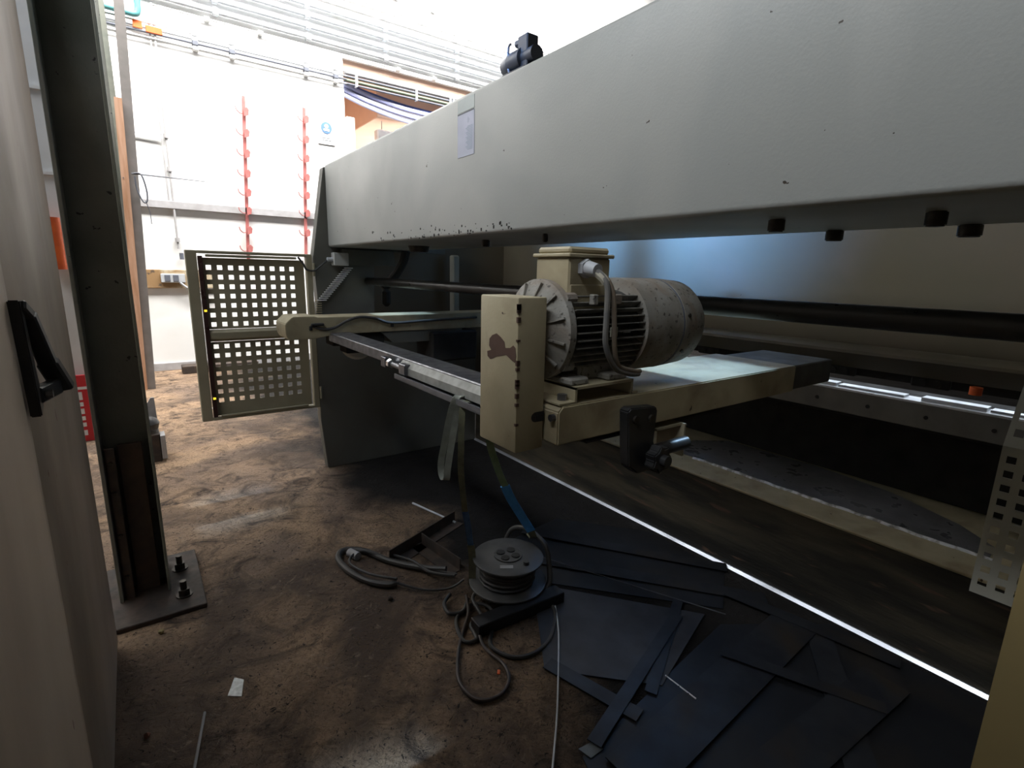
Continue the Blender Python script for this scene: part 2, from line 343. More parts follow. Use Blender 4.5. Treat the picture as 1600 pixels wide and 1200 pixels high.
build('pipe', MB().cyl((.545, 7.965, 4.31), (.545, 7.965, 1.55), .012, seg=8), RAIL, t)
build('pipe', MB().cyl((.50, 7.965, 2.84), (.50, 7.965, 2.1), .009, seg=8), RAIL, t)
for z in (2.88, 2.5, 1.66): build('pipe_joint', MB().cyl((.545, 7.965, z-.025), (.545, 7.965, z+.025), .028, seg=10), RAIL, t)
build('pipe_end', MB().cyl((.57, 7.95, 1.42), (.57, 7.95, 1.5), .025, seg=10), INK, t)
tag(build('stub_conduit', MB().bar((-.6, 7.96, 2.93), (.48, 7.96, 2.86), .02, .024), CONDUIT), 'short grey conduit running left from the vertical pipe pair', 'pipe')
tag(build('orange_clamp', MB().box(.34, .43, 7.93, 7.95, 4.0, 4.08, .004).box(.46, .62, 7.93, 7.95, 3.98, 4.05, .004), ORANGE), 'faded orange clamp plates where conduits cross at upper left', 'clamp')
t = root('teal_pipework', 'teal pipe bending round a corner high beside the steel column', 'pipe', (.3, 7.9, 4.1))
build('pipe', MB().tube([(-.2, 7.9, 4.14), (.2, 7.9, 4.13), (.36, 7.9, 4.125), (.40, 7.9, 4.17), (.405, 7.9, 4.3), (.405, 7.9, 4.9)], .032, seg=12), TEAL, t)
# red hook racks
def hook_mb(x, z):
    m = MB(); m.tube([(x-.02, 7.93, z), (x-.06, 7.88, z-.01), (x-.10, 7.86, z+.02), (x-.11, 7.86, z+.06)], .006, seg=6, sub=4)
    m.prism([(x-.005, z-.03), (x+.045, z-.01), (x+.055, z+.05), (x+.03, z+.08), (x-.005, z+.06)], 'Y', 7.90, 7.935); return m
def rack(x, z0, z1, zs, label, lean):
    t = root('hook_rack', label, 'rack', (x, 7.95, z0), 'red hook racks')
    build('pole', MB().bar((x-lean, 7.96, z0), (x, 7.96, z1), .038, .02, up=(0, 1, 0)), RED, t)
    first = None
    for z in zs:
        xx = x-lean*(z1-z)/(z1-z0)
        if first is None: first = build('hook', hook_mb(xx, z), RED, t); fx, fz = xx, z
        else:
            c = first.copy(); COL.objects.link(c); c.location = (xx-fx, 0, z-fz)
rack(1.44, 1.45, 3.50, (3.28, 3.02, 2.77, 2.52, 2.28, 2.05, 1.80, 1.56), 'tall red hook rack on the far wall, left of the pair', .10)
rack(2.19, 1.5, 3.50, (3.32, 3.06, 2.81, 2.56, 2.32, 2.08, 1.81), 'tall red hook rack on the far wall, nearer the orange opening', .09)
# wall sign: round blue emblem with two lines of small print
t = root('wall_sign', 'small white sign with a round blue helmet emblem on far wall', 'sign', (2.49, 7.99, 3.1))
build('sign_board', MB().box(2.37, 2.61, 7.985, 7.999, 3.08, 3.42, .002), WPAINT, t)
build('emblem', MB().cyl((2.49, 7.984, 3.30), (2.49, 7.978, 3.30), .075, seg=28), mat('pale_blue', (.10, .20, .45), (.09, .18, .42)), t)
build('pictogram', MB().cyl((2.49, 7.977, 3.32), (2.49, 7.974, 3.32), .028, seg=16).box(2.45, 2.53, 7.974, 7.977, 3.255, 3.285, .002), WPAINT, t)
build('small_print', MB().box(2.41, 2.57, 7.98, 7.985, 3.165, 3.175).box(2.43, 2.55, 7.98, 7.985, 3.135, 3.145), CONDUIT, t)

# ------------------------------------------------------------------ things behind / beside the column
t = root('steel_post', 'slim grey steel post standing behind the big column', 'post', (.03, 6.9, 0))
build('flange', MB().box(.040, .085, 6.90, 7.0, 0, 7.1, .003), COLE, t)
build('web', MB().box(-.10, .045, 6.92, 6.94, 0, 7.1), COLM, t)
t = root('wood_board', 'weathered orange wooden board leaning against the post behind column', 'board', (.02, 6.82, 0))
build('plank', MB().bar((.0, 6.81, .003), (.098, 6.81, 2.95), .065, .03, up=(0, 1, 0)), WOOD, t)
build('nail', MB().cyl((.06, 6.79, 2.2), (.06, 6.81, 2.2), .006, seg=6), INK, t)
tag(build('post_cover', MB().bar((.065, 6.85, .003), (.205, 6.85, 3.9), .085, .03, up=(0, 1, 0)), mat('grey_trunking', (.22, .20, .19), (.17, .16, .15), rough=.6)), 'dark grey vertical trunking beside the orange wooden board', 'trunking')
t = root('antenna_rod', 'thin rod with a wire loop sticking out beside the column', 'rod', (.16, 6.76, 2.2))
build('rod', MB().cyl((.13, 6.765, 2.245), (.80, 6.765, 2.24), .007, r1=.003, seg=8), INK, t)
build('wire_loop', MB().tube([(.15, 6.76, 2.25), (.21, 6.75, 2.24), (.24, 6.75, 2.10), (.235, 6.75, 1.99), (.20, 6.75, 1.98), (.16, 6.76, 2.10), (.155, 6.76, 2.22)], .008, seg=6), INK, t)
build('wire_tail', MB().tube([(.22, 6.75, 1.99), (.245, 6.75, 1.89), (.25, 6.75, 1.76)], .004, seg=6), INK, t)
t = root('scrap_bin', 'small rusty box with a raised lid beside the column', 'box', (-.02, 4.3, 0))
build('body', MB().box(-.16, .055, 4.2, 4.45, 0, .20, .006), RUST, t)
build('lid', MB().prism([(-.10, .22), (.055, .22), (.05, .43), (.03, .43)], 'Y', 4.34, 4.36), RAIL, t)
build('side_flap', MB().box(.056, .085, 4.18, 4.3, .02, .19, .003), RAIL, t)
tag(build('black_bag', MB().lathe([(0, .03), (.02, .075), (.06, .085), (.09, .07), (.115, .03)], (-.02, 4.28, .205), (0, 0, 1), 14), BLACK), 'crumpled black bag sitting on the rusty box', 'bag')
t = root('fire_sign', 'tall red notice with white lettering seen left of the column', 'sign', (-.4, 5.0, 0))
build('panel', MB().box(-.46, -.32, 5.0, 5.02, .0, .52, .003), mat('sign_red', (.62, .03, .04), (.5, .02, .03), rough=.4), t)
build('lettering', MB().box(-.41, -.385, 4.992, 5.0, .05, .09).box(-.41, -.385, 4.992, 5.0, .12, .15).box(-.41, -.385, 4.992, 5.0, .17, .20).box(-.41, -.385, 4.992, 5.0, .22, .26).box(-.41, -.385, 4.992, 5.0, .28, .31).box(-.41, -.385, 4.992, 5.0, .33, .39).box(-.44, -.33, 4.994, 5.0, .41, .43), WPAINT, t)
tag(build('orange_sleeve', MB().cyl((-.40, 5.0, 1.30), (-.40, 5.0, 1.66), .045, seg=16), ORANGE), 'bright orange sleeve high between the cabinet and the column', 'sleeve')
tag(build('white_duct', MB().box(-.52, -.30, 5.06, 5.25, 0, 3.6, .006).box(-.44, -.30, 5.03, 5.07, 1.95, 1.97).box(-.44, -.30, 5.03, 5.07, 2.5, 2.52), WPAINT), 'white vertical duct behind the red notice left of column', 'duct')

# ------------------------------------------------------------------ steel column
t = root('steel_column', 'dark green grey steel H-column bolted to the floor', 'column', (-.08, 2.45, 0))
XL, XR = -.168, .004
build('web', MB().box(XL+.012, XR-.010, 2.50, 2.512, .02, 7.1), COLM, t)
build('flange', MB().box(XL, XL+.013, 2.385, 2.62, .02, 7.1, .002), COLM, t)
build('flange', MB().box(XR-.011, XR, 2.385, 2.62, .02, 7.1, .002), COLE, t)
build('base_plate', MB().box(-.28, .115, 2.20, 2.70, 0, .02, .003), RUST, t)
for (x, y) in ((.045, 2.31), (.045, 2.54)):
    b_ = build('anchor_nut', MB().cyl((x, y, .02), (x, y, .05), .022, seg=6), BOLT, t)
    build('anchor_bolt', MB().cyl((x, y, .05), (x, y, .085), .012, seg=10), BOLT, b_)
    build('washer', MB().cyl((x, y, .02), (x, y, .025), .03, seg=16), BOLT, b_)
build('stiffener_plate', MB().box(-.110, -.03, 2.44, 2.455, .02, .66, .003), RUST, t)
br = build('angle_bracket', MB().box(-.152, -.118, 2.40, 2.41, .02, .66, .002).box(-.152, -.146, 2.40, 2.45, .02, .66), RUST, t)
for z in (.12, .30, .48, .60): build('bolt', MB().cyl((-.135, 2.40, z), (-.135, 2.385, z), .009, seg=6), BOLT, br)

# ------------------------------------------------------------------ left electrical cabinet
t = root('control_cabinet', 'tall beige grey metal cabinet filling the left edge', 'cabinet', (-.6, .9, 0))
XC = -.178
build('body', MB().box(-1.1, XC-.004, -.6, 2.12, .0, 2.35, .006), CAB, t)
dr = build('door', MB().box(XC-.004, XC+.012, -.55, 1.17, .06, 2.30, .005, seg=2), CAB, t)
build('door', MB().box(XC-.004, XC+.008, 1.185, 1.215, .03, 2.33, .003), CAB, t, label='narrow folded strip between the door and side panel')
build('side_panel', MB().box(XC-.004, XC+.006, 1.225, 2.118, .03, 2.33, .004, seg=2), CAB, t)
build('edge_seal', MB().box(XC-.02, XC, 2.118, 2.135, .9, 1.5), mat('old_sealant', (.5, .47, .42), rough=.8), t)
# swing lever
LX = XC+.012
t = root('cabinet_lever', 'black plastic swing lever standing out from the cabinet door', 'handle', (LX, 1.2, 1.1))
m = MB().prism([(1.165, 1.288), (1.19, 1.284), (1.232, 1.095), (1.195, 1.082)], 'X', LX, LX+.016, .002)
build('lever_base', m, BLACK, t)
m = MB().bar((LX+.010, 1.178, 1.280), (LX+.016, 1.212, 1.258), .024, .018, up=(0, .5, 1), bev=.003)
m.bar((LX+.016, 1.208, 1.262), (LX+.028, 1.262, 1.165), .026, .020, up=(0, .7, .7), bev=.003)
m.bar((LX+.027, 1.258, 1.172), (LX+.042, 1.292, 1.112), .032, .022, up=(0, .7, .7), bev=.004)
build('lever_arm', m, BLACK, t)
build('lever_link', MB().bar((LX+.010, 1.215, 1.117), (LX+.034, 1.275, 1.122), .018, .030, bev=.003), BLACK, t)
build('lock_pin', MB().cyl((LX+.022, 1.225, 1.117), (LX+.032, 1.225, 1.117), .008, seg=12), STEEL, t)

# ------------------------------------------------------------------ press brake
YF = 3.45; XB = 1.05
PB = root('press_brake', 'huge grey green press brake filling the right side', 'machine', (1.8, 1.8, 0))
prof = [(.975, 0), (.945, .35), (.945, 1.0), (.968, 1.145), (.955, 1.42), (1.045, 1.965), (1.9, 1.965), (1.9, 1.47), (1.40, 1.47), (1.352, 1.375), (1.345, 1.0), (2.17, .93), (2.17, 0)]
build('side_frame', MB().prism(prof, 'Y', YF, YF+.08, .004), FRAME, PB, label='far side frame')
prof2 = [(.955, 0), (.955, 1.42), (1.045, 1.965), (1.9, 1.965), (1.9, 1.47), (1.40, 1.47), (1.345, 1.0), (2.17, .93), (2.17, 0)]
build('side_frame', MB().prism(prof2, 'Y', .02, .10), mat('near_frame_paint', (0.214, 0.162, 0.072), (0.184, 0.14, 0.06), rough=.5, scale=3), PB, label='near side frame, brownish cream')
build('crossbeam', MB().box(XB, 1.62, .10, YF+.0, 1.483, 1.977, .014, seg=3), GREY, PB)
build('frame_gusset', MB().prism([(1.47, YF-.02), (1.30, YF-.0), (1.62, YF-.0)], 'Z', 1.40, 1.48), FRAME, PB) if False else None
# curved dark stop inside the throat
build('throat_link', MB().tube([(1.42, YF+.03, 1.22), (1.50, YF+.02, 1.30), (1.56, YF+.0, 1.40), (1.575, YF-.02, 1.475)], .03, seg=10), DKHOLE, PB)
build('throat_bracket', MB().box(1.12, 1.48, YF-.05, YF-.004, 1.375, 1.476, .004), mat('dark_bracket', (.10, .10, .085), rough=.6), PB)
build('torsion_bar', MB().cyl((1.305, .11, 1.272), (1.305, YF+.0, 1.272), .026, seg=24, bev=.006), BARM, PB)
build('bar_bearing', MB().box(1.40, 1.46, YF-.03, YF+.02, 1.10, 1.22, .02), DKHOLE, PB)
rm = build('ram', MB().box(2.60, 2.72, .05, 5.2, 1.05, 2.15, .01), RAMP, PB)
build('ram_lip', MB().prism([(2.60, 1.072), (2.562, 1.062), (2.545, 1.048), (2.542, 1.035), (2.555, 1.02), (2.60, .965), (2.72, .965), (2.72, 1.072)], 'Y', .05, 5.0), RAMP, rm)
build('tool_holder', MB().box(2.62, 2.70, .05, 4.4, .93, .966), DKHOLE, rm)
for y in [.25+.34*i for i in range(12)]:
    build('tool_clamp', MB().box(2.60, 2.64, y, y+.13, .925, .965, .004).cyl((2.60, y+.04, .945), (2.585, y+.04, .945), .014, seg=10).cyl((2.60, y+.09, .945), (2.585, y+.09, .945), .014, seg=10), DKHOLE, rm)
build('lamp_indicator', MB().cyl((2.55, .50, .965), (2.55, .50, .935), .02, seg=12), ORANGE, rm)
build('throat_plate', MB().box(1.36, 2.62, YF+.25, YF+.30, .5, 1.98, .004), RAMP, PB, label='inner plate behind the throat')
build('guide_post', MB().box(2.02, 2.08, YF+.10, YF+.16, .9, 1.47, .01), mat('pale_guide', (.36, .36, .31), (.3, .3, .25), rough=.4), PB)
# beam bolts underneath
for (x, y, r) in ((1.22, .645, .018), (1.585, .672, .022), (1.27, .36, .018), (1.60, .385, .024), (1.24, 1.9, .018), (1.17, 1.42, .010)):
    b_ = build('beam_bolt', MB().cyl((x, y, 1.484), (x, y, 1.455), r, seg=16, bev=.003), BOLT, PB)
tank = build('drain_boss', MB().cyl((1.33, 2.72, 1.484), (1.33, 2.72, 1.45), .06, .05, seg=20), BOLT, PB)
# bed
bd = build('bed', MB().box(2.17, 2.84, .10, YF, .0, .384, .006), BED, PB)
build('ledge_plate', MB().box(2.166, 2.84, .10, YF, .384, .396, .003), CREAM, bd)
pg = [(2.36, .33), (2.355, .7), (2.36, 1.1), (2.362, 1.6), (2.42, 1.74), (2.62, 1.72), (2.79, 1.6), (2.80, 1.1), (2.74, .75), (2.60, .47), (2.48, .34)]
build('lit_grease_patch', MB().prism(pg, 'Z', .396, .3975), GREASE, bd)  # grease, but outlined by where light ends: light put into the shape
build('weld_bead', MB().tube([(2.348+random.uniform(-.005, .005), .32+.045*i, .398+random.uniform(-.002, .001)) for i in range(0, 28)], .0085, seg=6, sub=2), mat('scraped_white', (.9, .92, .98), (.35, .34, .33), rough=.5, scale=30, lo=.45, hi=.6), bd)
build('table', MB().box(2.80, 2.90, .05, 4.6, .40, .855, .003).box(2.60, 2.80, .05, 4.6, .74, .855, .003), DKHOLE, PB)
tb = build('table_plate', MB().box(2.585, 2.60, .10, 4.4, .755, .857, .002), TABLE, PB)
for y in [.43+.2*i+.012*i for i in range(14)]:
    build('plate_hole', MB().cyl((2.586, y, .805), (2.582, y, .805), .008, seg=12), DKHOLE, tb)
dh = build('die_holder', MB().box(2.585, 2.69, .10, 4.4, .857, .866, .001), GROUND, PB)
for k, y in enumerate([.20+.27*i for i in range(15)]):
    build('die_block', MB().box(2.625, 2.685, y, y+.26-(.05 if k % 3 == 1 else 0), .866, .874+(.005 if k % 2 else 0), .001), GROUND, dh)
build('floor_glint_strip', MB().prism([(2.150, .0), (2.1605, .0125), (2.168, .0125), (2.168, 0)], 'Y', .12, 3.44), STRIP, PB, label='added bare metal strip catching light at floor level')  # added strip, face tilted to catch light as a bright line
# junction box and comb of cable-entry slots on the far frame
jb = build('junction_box', MB().box(1.065, 1.160, YF-.06, YF-.002, 1.368, 1.45, .004), mat('grey_box', (.42, .42, .40), rough=.5), PB)
build('cable_gland', MB().cyl((1.065, YF-.03, 1.405), (1.03, YF-.03, 1.405), .014, seg=12), CONDUIT, jb)
cb = build('comb_strip', MB().bar((.985, YF-.012, 1.15), (1.165, YF-.012, 1.355), .010, .02, up=(0, 1, 0)), DKHOLE, PB)
for i in range(17):
    a = i/16; x = .985+.18*a; z = 1.15+.205*a
    build('comb_tooth', MB().bar((x-.026, YF-.022, z+.0), (x+.030, YF-.022, z+.0), .0062, .014, up=(0, 1, 0)), WPAINT if i % 1 == 0 else DKHOLE, cb)
for i in range(9): build('comb_tooth', MB().box(.95, .985, YF-.02, YF-.006, 1.025+i*.0145, 1.031+i*.0145), CREAM, cb)
m = MB()
for k in range(70):
    y = 1.45+1.3*random.random()**1.2; z = 1.487+abs(random.gauss(0, .02)); a = random.uniform(.002, .008)
    m.box(XB-.0012, XB+.001, y, y+a, z, z+a*random.uniform(.5, 1.6))
build('paint_chips', m, DKHOLE, PB, kind='stuff')
# label on the beam
lb = build('beam_label', MB().box(XB-.0015, XB+.001, 1.690, 1.806, 1.765, 1.913), PAPER, PB)
build('label_frame', MB().box(XB-.0012, XB+.001, 1.690, 1.806, 1.918, 1.962), mat('pale_label', (.50, .55, .54), rough=.4), PB)
build('label_print', MB().box(XB-.002, XB-.001, 1.692, 1.804, 1.911, 1.9145), INK, lb)
m = MB()
for k in range(16): m.box(XB-.002, XB-.0012, 1.70, 1.735+.006*(k % 3), 1.785+.0052*k, 1.787+.0052*k)
build('label_print', m, mat('print_teal', (.30, .38, .48), rough=.5), lb)
# hydraulic valve on top
HV = root('hydraulic_valve', 'small black hydraulic valve block standing on top of the beam', 'valve', (1.3, 1.72, 1.977))
build('pedestal', MB().box(1.24, 1.36, 1.66, 1.80, 1.978, 2.09, .004), BLACK, HV)
build('coil', MB().lathe([(0, .028), (.01, .034), (.05, .034), (.055, .042), (.13, .042), (.135, .03), (.2, .03)], (1.3, 1.86, 2.14), (0, -1, 0), 20), BLACK, HV)
build('valve_head', MB().box(1.275, 1.33, 1.69, 1.75, 2.09, 2.215, .004), BLACK, HV)
build('plug', MB().cyl((1.30, 1.75, 2.20), (1.30, 1.785, 2.205), .014, seg=10), BLACK, HV)
build('pipe', MB().tube([(1.27, 1.785, 2.20), (1.27, 1.80, 2.19), (1.27, 1.80, 2.12), (1.255, 1.74, 2.05), (1.25, 1.70, 1.99)], .005, seg=6), STEEL, HV)

# ------------------------------------------------------------------ perforated guard door at the far frame
GD = root('guard_door', 'square perforated sheet metal guard door hinged on the far frame', 'door', (.6, YF, .44))
x0, x1, z0, z1 = .263, .945, .44, 1.434
GP = mat('guard_paint', (0.334, 0.301, 0.211), (0.275, 0.246, 0.17), rough=.55, scale=5, bump=.03)
def holes(starts, size, lo, hi):
    b = [lo]
    for s_ in starts: b += [s_-size/2, s_+size/2]
    return b+[hi]
ux = holes([.374+.0566*i for i in range(9)], .027, .345, .90)
vz_u = holes([1.013+.0546*i for i in range(7)], .027, .985, 1.395)
vz_l = holes([.555+.0545*i for i in range(7)], .026, .52, .91)
mp_ = lambda u, v, t: (u, YF+.03+t, v)
build('perforated_sheet', MB().sheet(ux, vz_u, lambda i, j: i % 2 == 1 and j % 2 == 1, mp_, .003), GP, GD)
build('perforated_sheet', MB().sheet(ux, vz_l, lambda i, j: i % 2 == 1 and j % 2 == 1, mp_, .003), GP, GD)
build('mid_rail', MB().prism([(YF+.03, .912), (YF+.005, .93), (YF+.005, .965), (YF+.03, .983)], 'X', .345, .90), GP, GD)
build('bottom_sheet', MB().box(.345, .90, YF+.03, YF+.033, .46, .52), GP, GD)
for (a, c, d, e, n) in ((x0, x0+.055, z0, z1, 'stile'), (x1-.035, x1, z0, z1, 'stile'), (x0+.055, x1-.035, z1-.016, z1, 'rail'), (x0+.055, x1-.035, z0, z0+.016, 'rail')):
    build(n, MB().box(a, c, YF+.0, YF+.045, d, e, .003), GP, GD)
build('top_lip', MB().box(.36, .85, YF-.006, YF+.004, z1-.035, z1-.02, .002), GP, GD)
build('bottom_lip', MB().box(.36, .87, YF-.006, YF+.004, z0+.018, z0+.03, .002), GP, GD)
ls = build('light_bar', MB().box(.322, .345, YF-.002, YF+.03, z0+.02, z1-.03, .002), mat('dark_red_bar', (.05, .022, .02), rough=.3), GD)
for z in (1.09, .57): build('indicator', MB().box(.328, .342, YF-.005, YF-.001, z, z+.012), mat('yellow_led', (.8, .6, .02), rough=.3, emit=(1, .75, .05, 1.2)), ls)
build('door_cable', MB().tube([(.86, YF-.004, 1.415), (.89, YF-.01, 1.37), (.905, YF-.015, 1.34), (.95, YF-.02, 1.335), (1.0, YF-.03, 1.375), (1.04, YF-.03, 1.405)], .006), BLACK, GD)
for z in (.5, 1.3): build('hinge', MB().cyl((x1+.008, YF-.004, z), (x1+.008, YF-.004, z+.08), .008, seg=10), GP, GD)

# perforated guard at the right edge
RG = root('side_guard', 'bent pale perforated steel guard hanging at the right edge', 'guard', (1.95, .2, .442))
GP2 = mat('pale_guard_paint', (0.4, 0.4, 0.352), (0.344, 0.344, 0.296), rough=.5, scale=6)
uy = holes([.276-.040*i for i in (3, 2, 1, 0)], .021, .105, .300)
vz = holes([.482+.0425*i for i in range(10)], .021, .442, .902)
build('perforated_sheet', MB().sheet(uy, vz, lambda i, j: i % 2 == 1 and j % 2 == 1, lambda u, v, t: (1.95+t, u, v), .003), GP2, RG)
vz2 = holes([.94+.0425*i for i in range(4)], .021, .902, 1.12)
build('sloping_sheet', MB().sheet(uy, vz2, lambda i, j: i % 2 == 1 and j % 2 == 1, lambda u, v, t: (1.95+(v-.902)*.55+t, u, v), .003), GP2, RG)

# ------------------------------------------------------------------ back gauge
BG = root('back_gauge', 'cream back gauge frame of two arms joined by a steel crossbar', 'machine part', (1.2, 1.9, .8))
ZT = 1.075
def arm(y0, y1, x0, x1, th=.085):
    return MB().prism([(x0, ZT-th), (x0, ZT-.012), (x0+.012, ZT), (x1, ZT), (x1, ZT-th)], 'Y', y0, y1, .003)
a1 = build('arm', arm(.785, 1.075, .70, 1.72), CREAM, BG, label='near arm carrying the motor')
build('arm_carriage', MB().box(1.722, 2.02, .80, 1.06, .988, 1.070, .004), mat('shaded_carriage', (.09, .085, .065), (.06, .055, .045), rough=.6), BG)  # shade over the arm's inner end is put into this dark colour
a2 = build('arm', arm(3.03, 3.24, .76, 2.30, .10), CREAM, BG, label='far arm with a chamfered end cap')
ec = build('end_cap', MB().prism([(.665, .985), (.665, 1.045), (.705, 1.083), (.83, 1.083), (.93, ZT-.10), (.82, .955), (.68, .955)], 'Y', 3.02, 3.245, .004), CREAM, a2)
build('cable', MB().tube([(.80, 3.02, 1.035), (.86, 3.015, 1.01), (.93, 3.015, 1.015), (1.0, 3.015, 1.05), (1.08, 3.015, 1.072), (1.18, 3.015, 1.06), (1.28, 3.015, 1.03), (1.5, 3.015, 1.035), (1.9, 3.015, 1.045)], .008), RUBBER, a2)
build('sensor', MB().box(.80, .87, 3.0, 3.03, 1.03, 1.045, .004), BLACK, a2)
for x in (.79, 1.28): build('cable_clip', MB().box(x, x+.015, 3.01, 3.03, 1.005, 1.03, .002), BLACK, a2)
sl = build('slide_unit', MB().box(.93, 1.25, 3.06, 3.2, .90, .975, .006).box(1.0, 1.22, 3.03, 3.16, .855, .90, .006).cyl((1.10, 3.03, .885), (1.10, 3.0, .885), .02, seg=12), DKHOLE, BG)
build('hand_wheel', MB().lathe([(0, .10), (.012, .115), (.02, .115), (.03, .10)], (1.13, 3.19, .90), (0, 1, 0), 32), mat('grey_wheel', (.70, .70, .66), (.6, .6, .56), rough=.6, scale=12), BG)
build('carriage', MB().box(1.55, 1.90, 3.0, 3.24, .76, .96, .012), DKHOLE, BG)
build('sheet_cover', MB().prism([(1.22, .975), (1.30, .90), (1.8, .90), (1.8, .975)], 'Y', 3.04, 3.2), FRAME, BG)
cbm = build('crossbar', MB().box(.905, 1.02, 1.07, 3.05, .935, .985, .004), STEEL, BG)
build('side_profile', MB().prism([(.885, .925), (.885, .955), (.905, .978), (.905, .925)], 'Y', 1.07, 2.02), mat('pale_profile', (0.27, 0.27, 0.252), (0.18, 0.18, 0.162), rough=.5, scale=18), cbm)
build('angle_flange', MB().box(.855, 1.0, 1.07, 2.0, .905, .911).box(.855, .861, 1.07, 2.0, .905, .925), mat('dark_angle', (.16, .16, .17), (.11, .11, .12), rough=.5, metal=.3), cbm)
build('upright', MB().box(.90, .94, 1.50, 1.56, .25, .905), DKHOLE, cbm) if False else None
rc = build('clamp_block', MB().box(.87, .90, 1.93, 1.99, .925, .97, .003).box(.865, .895, 2.12, 2.17, .93, .975, .003), STEEL, BG)
build('clamp_rod', MB().cyl((.882, 1.96, .948), (.882, 2.16, .953), .011, seg=12), STEEL, rc)
build('rod_nut', MB().cyl((.882, 2.085, .951), (.882, 2.11, .952), .02, seg=6), BRIGHT, rc)
# clamp knob below the near arm
ck = build('clamp_plate', MB().prism([(.885, 1.045), (.893, 1.053), (.983, 1.046), (.99, 1.036), (.985, .96), (1.0, .92), (.985, .885), (.935, .885), (.90, .91), (.893, .96)], 'Y', .755, .784, .003), BLACK, BG)
kn = [(.972+(.036 if k % 2 == 0 else .027)*math.cos(k*math.pi/7), .925+(.036 if k % 2 == 0 else .027)*math.sin(k*math.pi/7)) for k in range(14)]
build('knob', MB().prism(kn, 'Y', .715, .745, .003).cyl((.972, .70, .925), (.972, .755, .925), .014, seg=14), BLACK, ck)
for (x, z) in ((.91, 1.025), (.965, 1.02)): build('screw', MB().cyl((x, .757, z), (x, .749, z), .009, seg=12), BOLT, ck)
build('shaft', MB().cyl((.985, .77, .925), (1.135, .77, .925), .017, seg=14), BLACK, ck)
build('hanger_bracket', MB().box(1.03, 1.14, .785, .86, .968, .974).box(1.132, 1.138, .775, .86, .885, .974), GP, BG)
build('chain_guide', MB().box(.85, 1.05, .85, 1.0, .945, .99, .01).box(1.05, 1.4, .83, 1.02, .955, .99, .01), DKHOLE, BG)
# belt cover
BC = root('belt_cover', 'tall cream belt cover box with a brown paint chip', 'cover', (.66, .9, .975))
build('cover_box', MB().box(.62, .695, .828, .968, .975, 1.302, .004, seg=2), CREAM, BC)
chip = [(0.9295, 1.2089), (0.919, 1.2176), (0.9029, 1.2229), (0.8875, 1.2168), (0.8735, 1.208), (0.87, 1.1958), (0.8525, 1.198), (0.842, 1.2045), (0.835, 1.2002), (0.8315, 1.1827), (0.835, 1.1696), (0.849, 1.1739), (0.8665, 1.1818), (0.8805, 1.1783), (0.9015, 1.1739), (0.9155, 1.1674), (0.926, 1.1643), (0.9365, 1.1696), (0.9379, 1.1805), (0.9225, 1.1849), (0.9309, 1.1936)]
build('paint_chip', MB().prism(chip, 'X', .6192, .6205), mat('chip_brown', (.10, .055, .04), (.07, .04, .03), rough=.7), BC)
m = MB()
for k in range(14):
    z = 1.30-.323*random.random(); m.box(.6185, .626, .8265, .832, z, z+random.uniform(.003, .012))
build('paint_chip', m, MAT['chip_brown'], BC, kind='stuff')
build('slot', MB().cyl((.672, .8275, 1.048), (.672, .829, 1.048), .011, seg=16).box(.672, .6955, .8273, .829, 1.037, 1.059), DKHOLE, BC)
build('slot_bolt', MB().cyl((.69, .80, 1.05), (.74, .80, 1.05), .008, seg=8).cyl((.735, .815, 1.078), (.735, .815, 1.094), .011, seg=6), STEEL, BC)

# ------------------------------------------------------------------ electric motor
MX, MY, MZ, MR = .70, .905, 1.226, .112
EM = root('electric_motor', 'dusty grey finned electric motor mounted on the near gauge arm', 'motor', (.95, MY, 1.075))
bk = build('mount_bracket', MB().box(.706, .754, .79, 1.03, 1.076, 1.081, .001).box(.750, .756, .79, 1.03, 1.076, 1.111).box(.750, .935, .79, 1.03, 1.106, 1.112).box(.929, .935, .79, 1.03, 1.076, 1.112).box(.929, .952, .79, 1.03, 1.076, 1.081), CREAM, EM)
build('motor_foot', MB().box(.745, .80, .80, 1.01, 1.112, 1.128, .004).box(.86, .925, .80, 1.01, 1.112, 1.128, .004).box(.80, .92, .835, .975, 1.112, 1.15, .006), MOTOR, EM)
build('stator_body', MB().cyl((.735, MY, MZ), (.99, MY, MZ), .088, seg=40), DARKM, EM)
bell = build('end_bell', MB().lathe([(.0, .045), (.0, .06), (.012, .07), (.03, .104), (.035, .112), (.052, .112), (.055, .095)], (.697, MY, MZ), (1, 0, 0), 40), MOTOR, EM)
for k in range(12):
    a = k*math.pi/6+.2; c_, s_ = math.cos(a), math.sin(a)
    build('bell_rib', MB().bar((.705, MY+c_*.05, MZ+s_*.05), (.727, MY+c_*.104, MZ+s_*.104), .004, .016, up=(1, 0, 0)), MOTOR, bell)
for a in (.75, 2.39, -.75, -2.39):
    build('bell_lug', MB().box(-.014, .014, -.012, .012, -.01, .01, .003) if False else MB().cyl((.74, MY+math.cos(a)*.106, MZ+math.sin(a)*.106), (.768, MY+math.cos(a)*.106, MZ+math.sin(a)*.106), .013, seg=8), MOTOR, bell)
fin0 = None
for k in range(40):
    a = k*2*math.pi/40
    dy, dz = math.cos(a), math.sin(a)
    if dz > .80: continue
    if dz < -.85: continue
    build('cooling_fin', MB().bar((.757, MY+dy*.096, MZ+dz*.096), (.985, MY+dy*.096, MZ+dz*.096), .0024, .028, up=(0, dy, dz)), FIN, EM)
cw = build('fan_cowl', MB().lathe([(.0, .108), (.0, .118), (.135, .1175), (.137, .1155), (.141, .1155), (.143, .118), (.225, .113), (.245, .102), (.255, .086), (.257, .03)], (.972, MY, MZ), (1, 0, 0), 48), MOTOR, EM)
build('cowl_seam', MB().lathe([(0, .1182), (.004, .1182)], (1.108, MY, MZ), (1, 0, 0), 48), INK, cw)
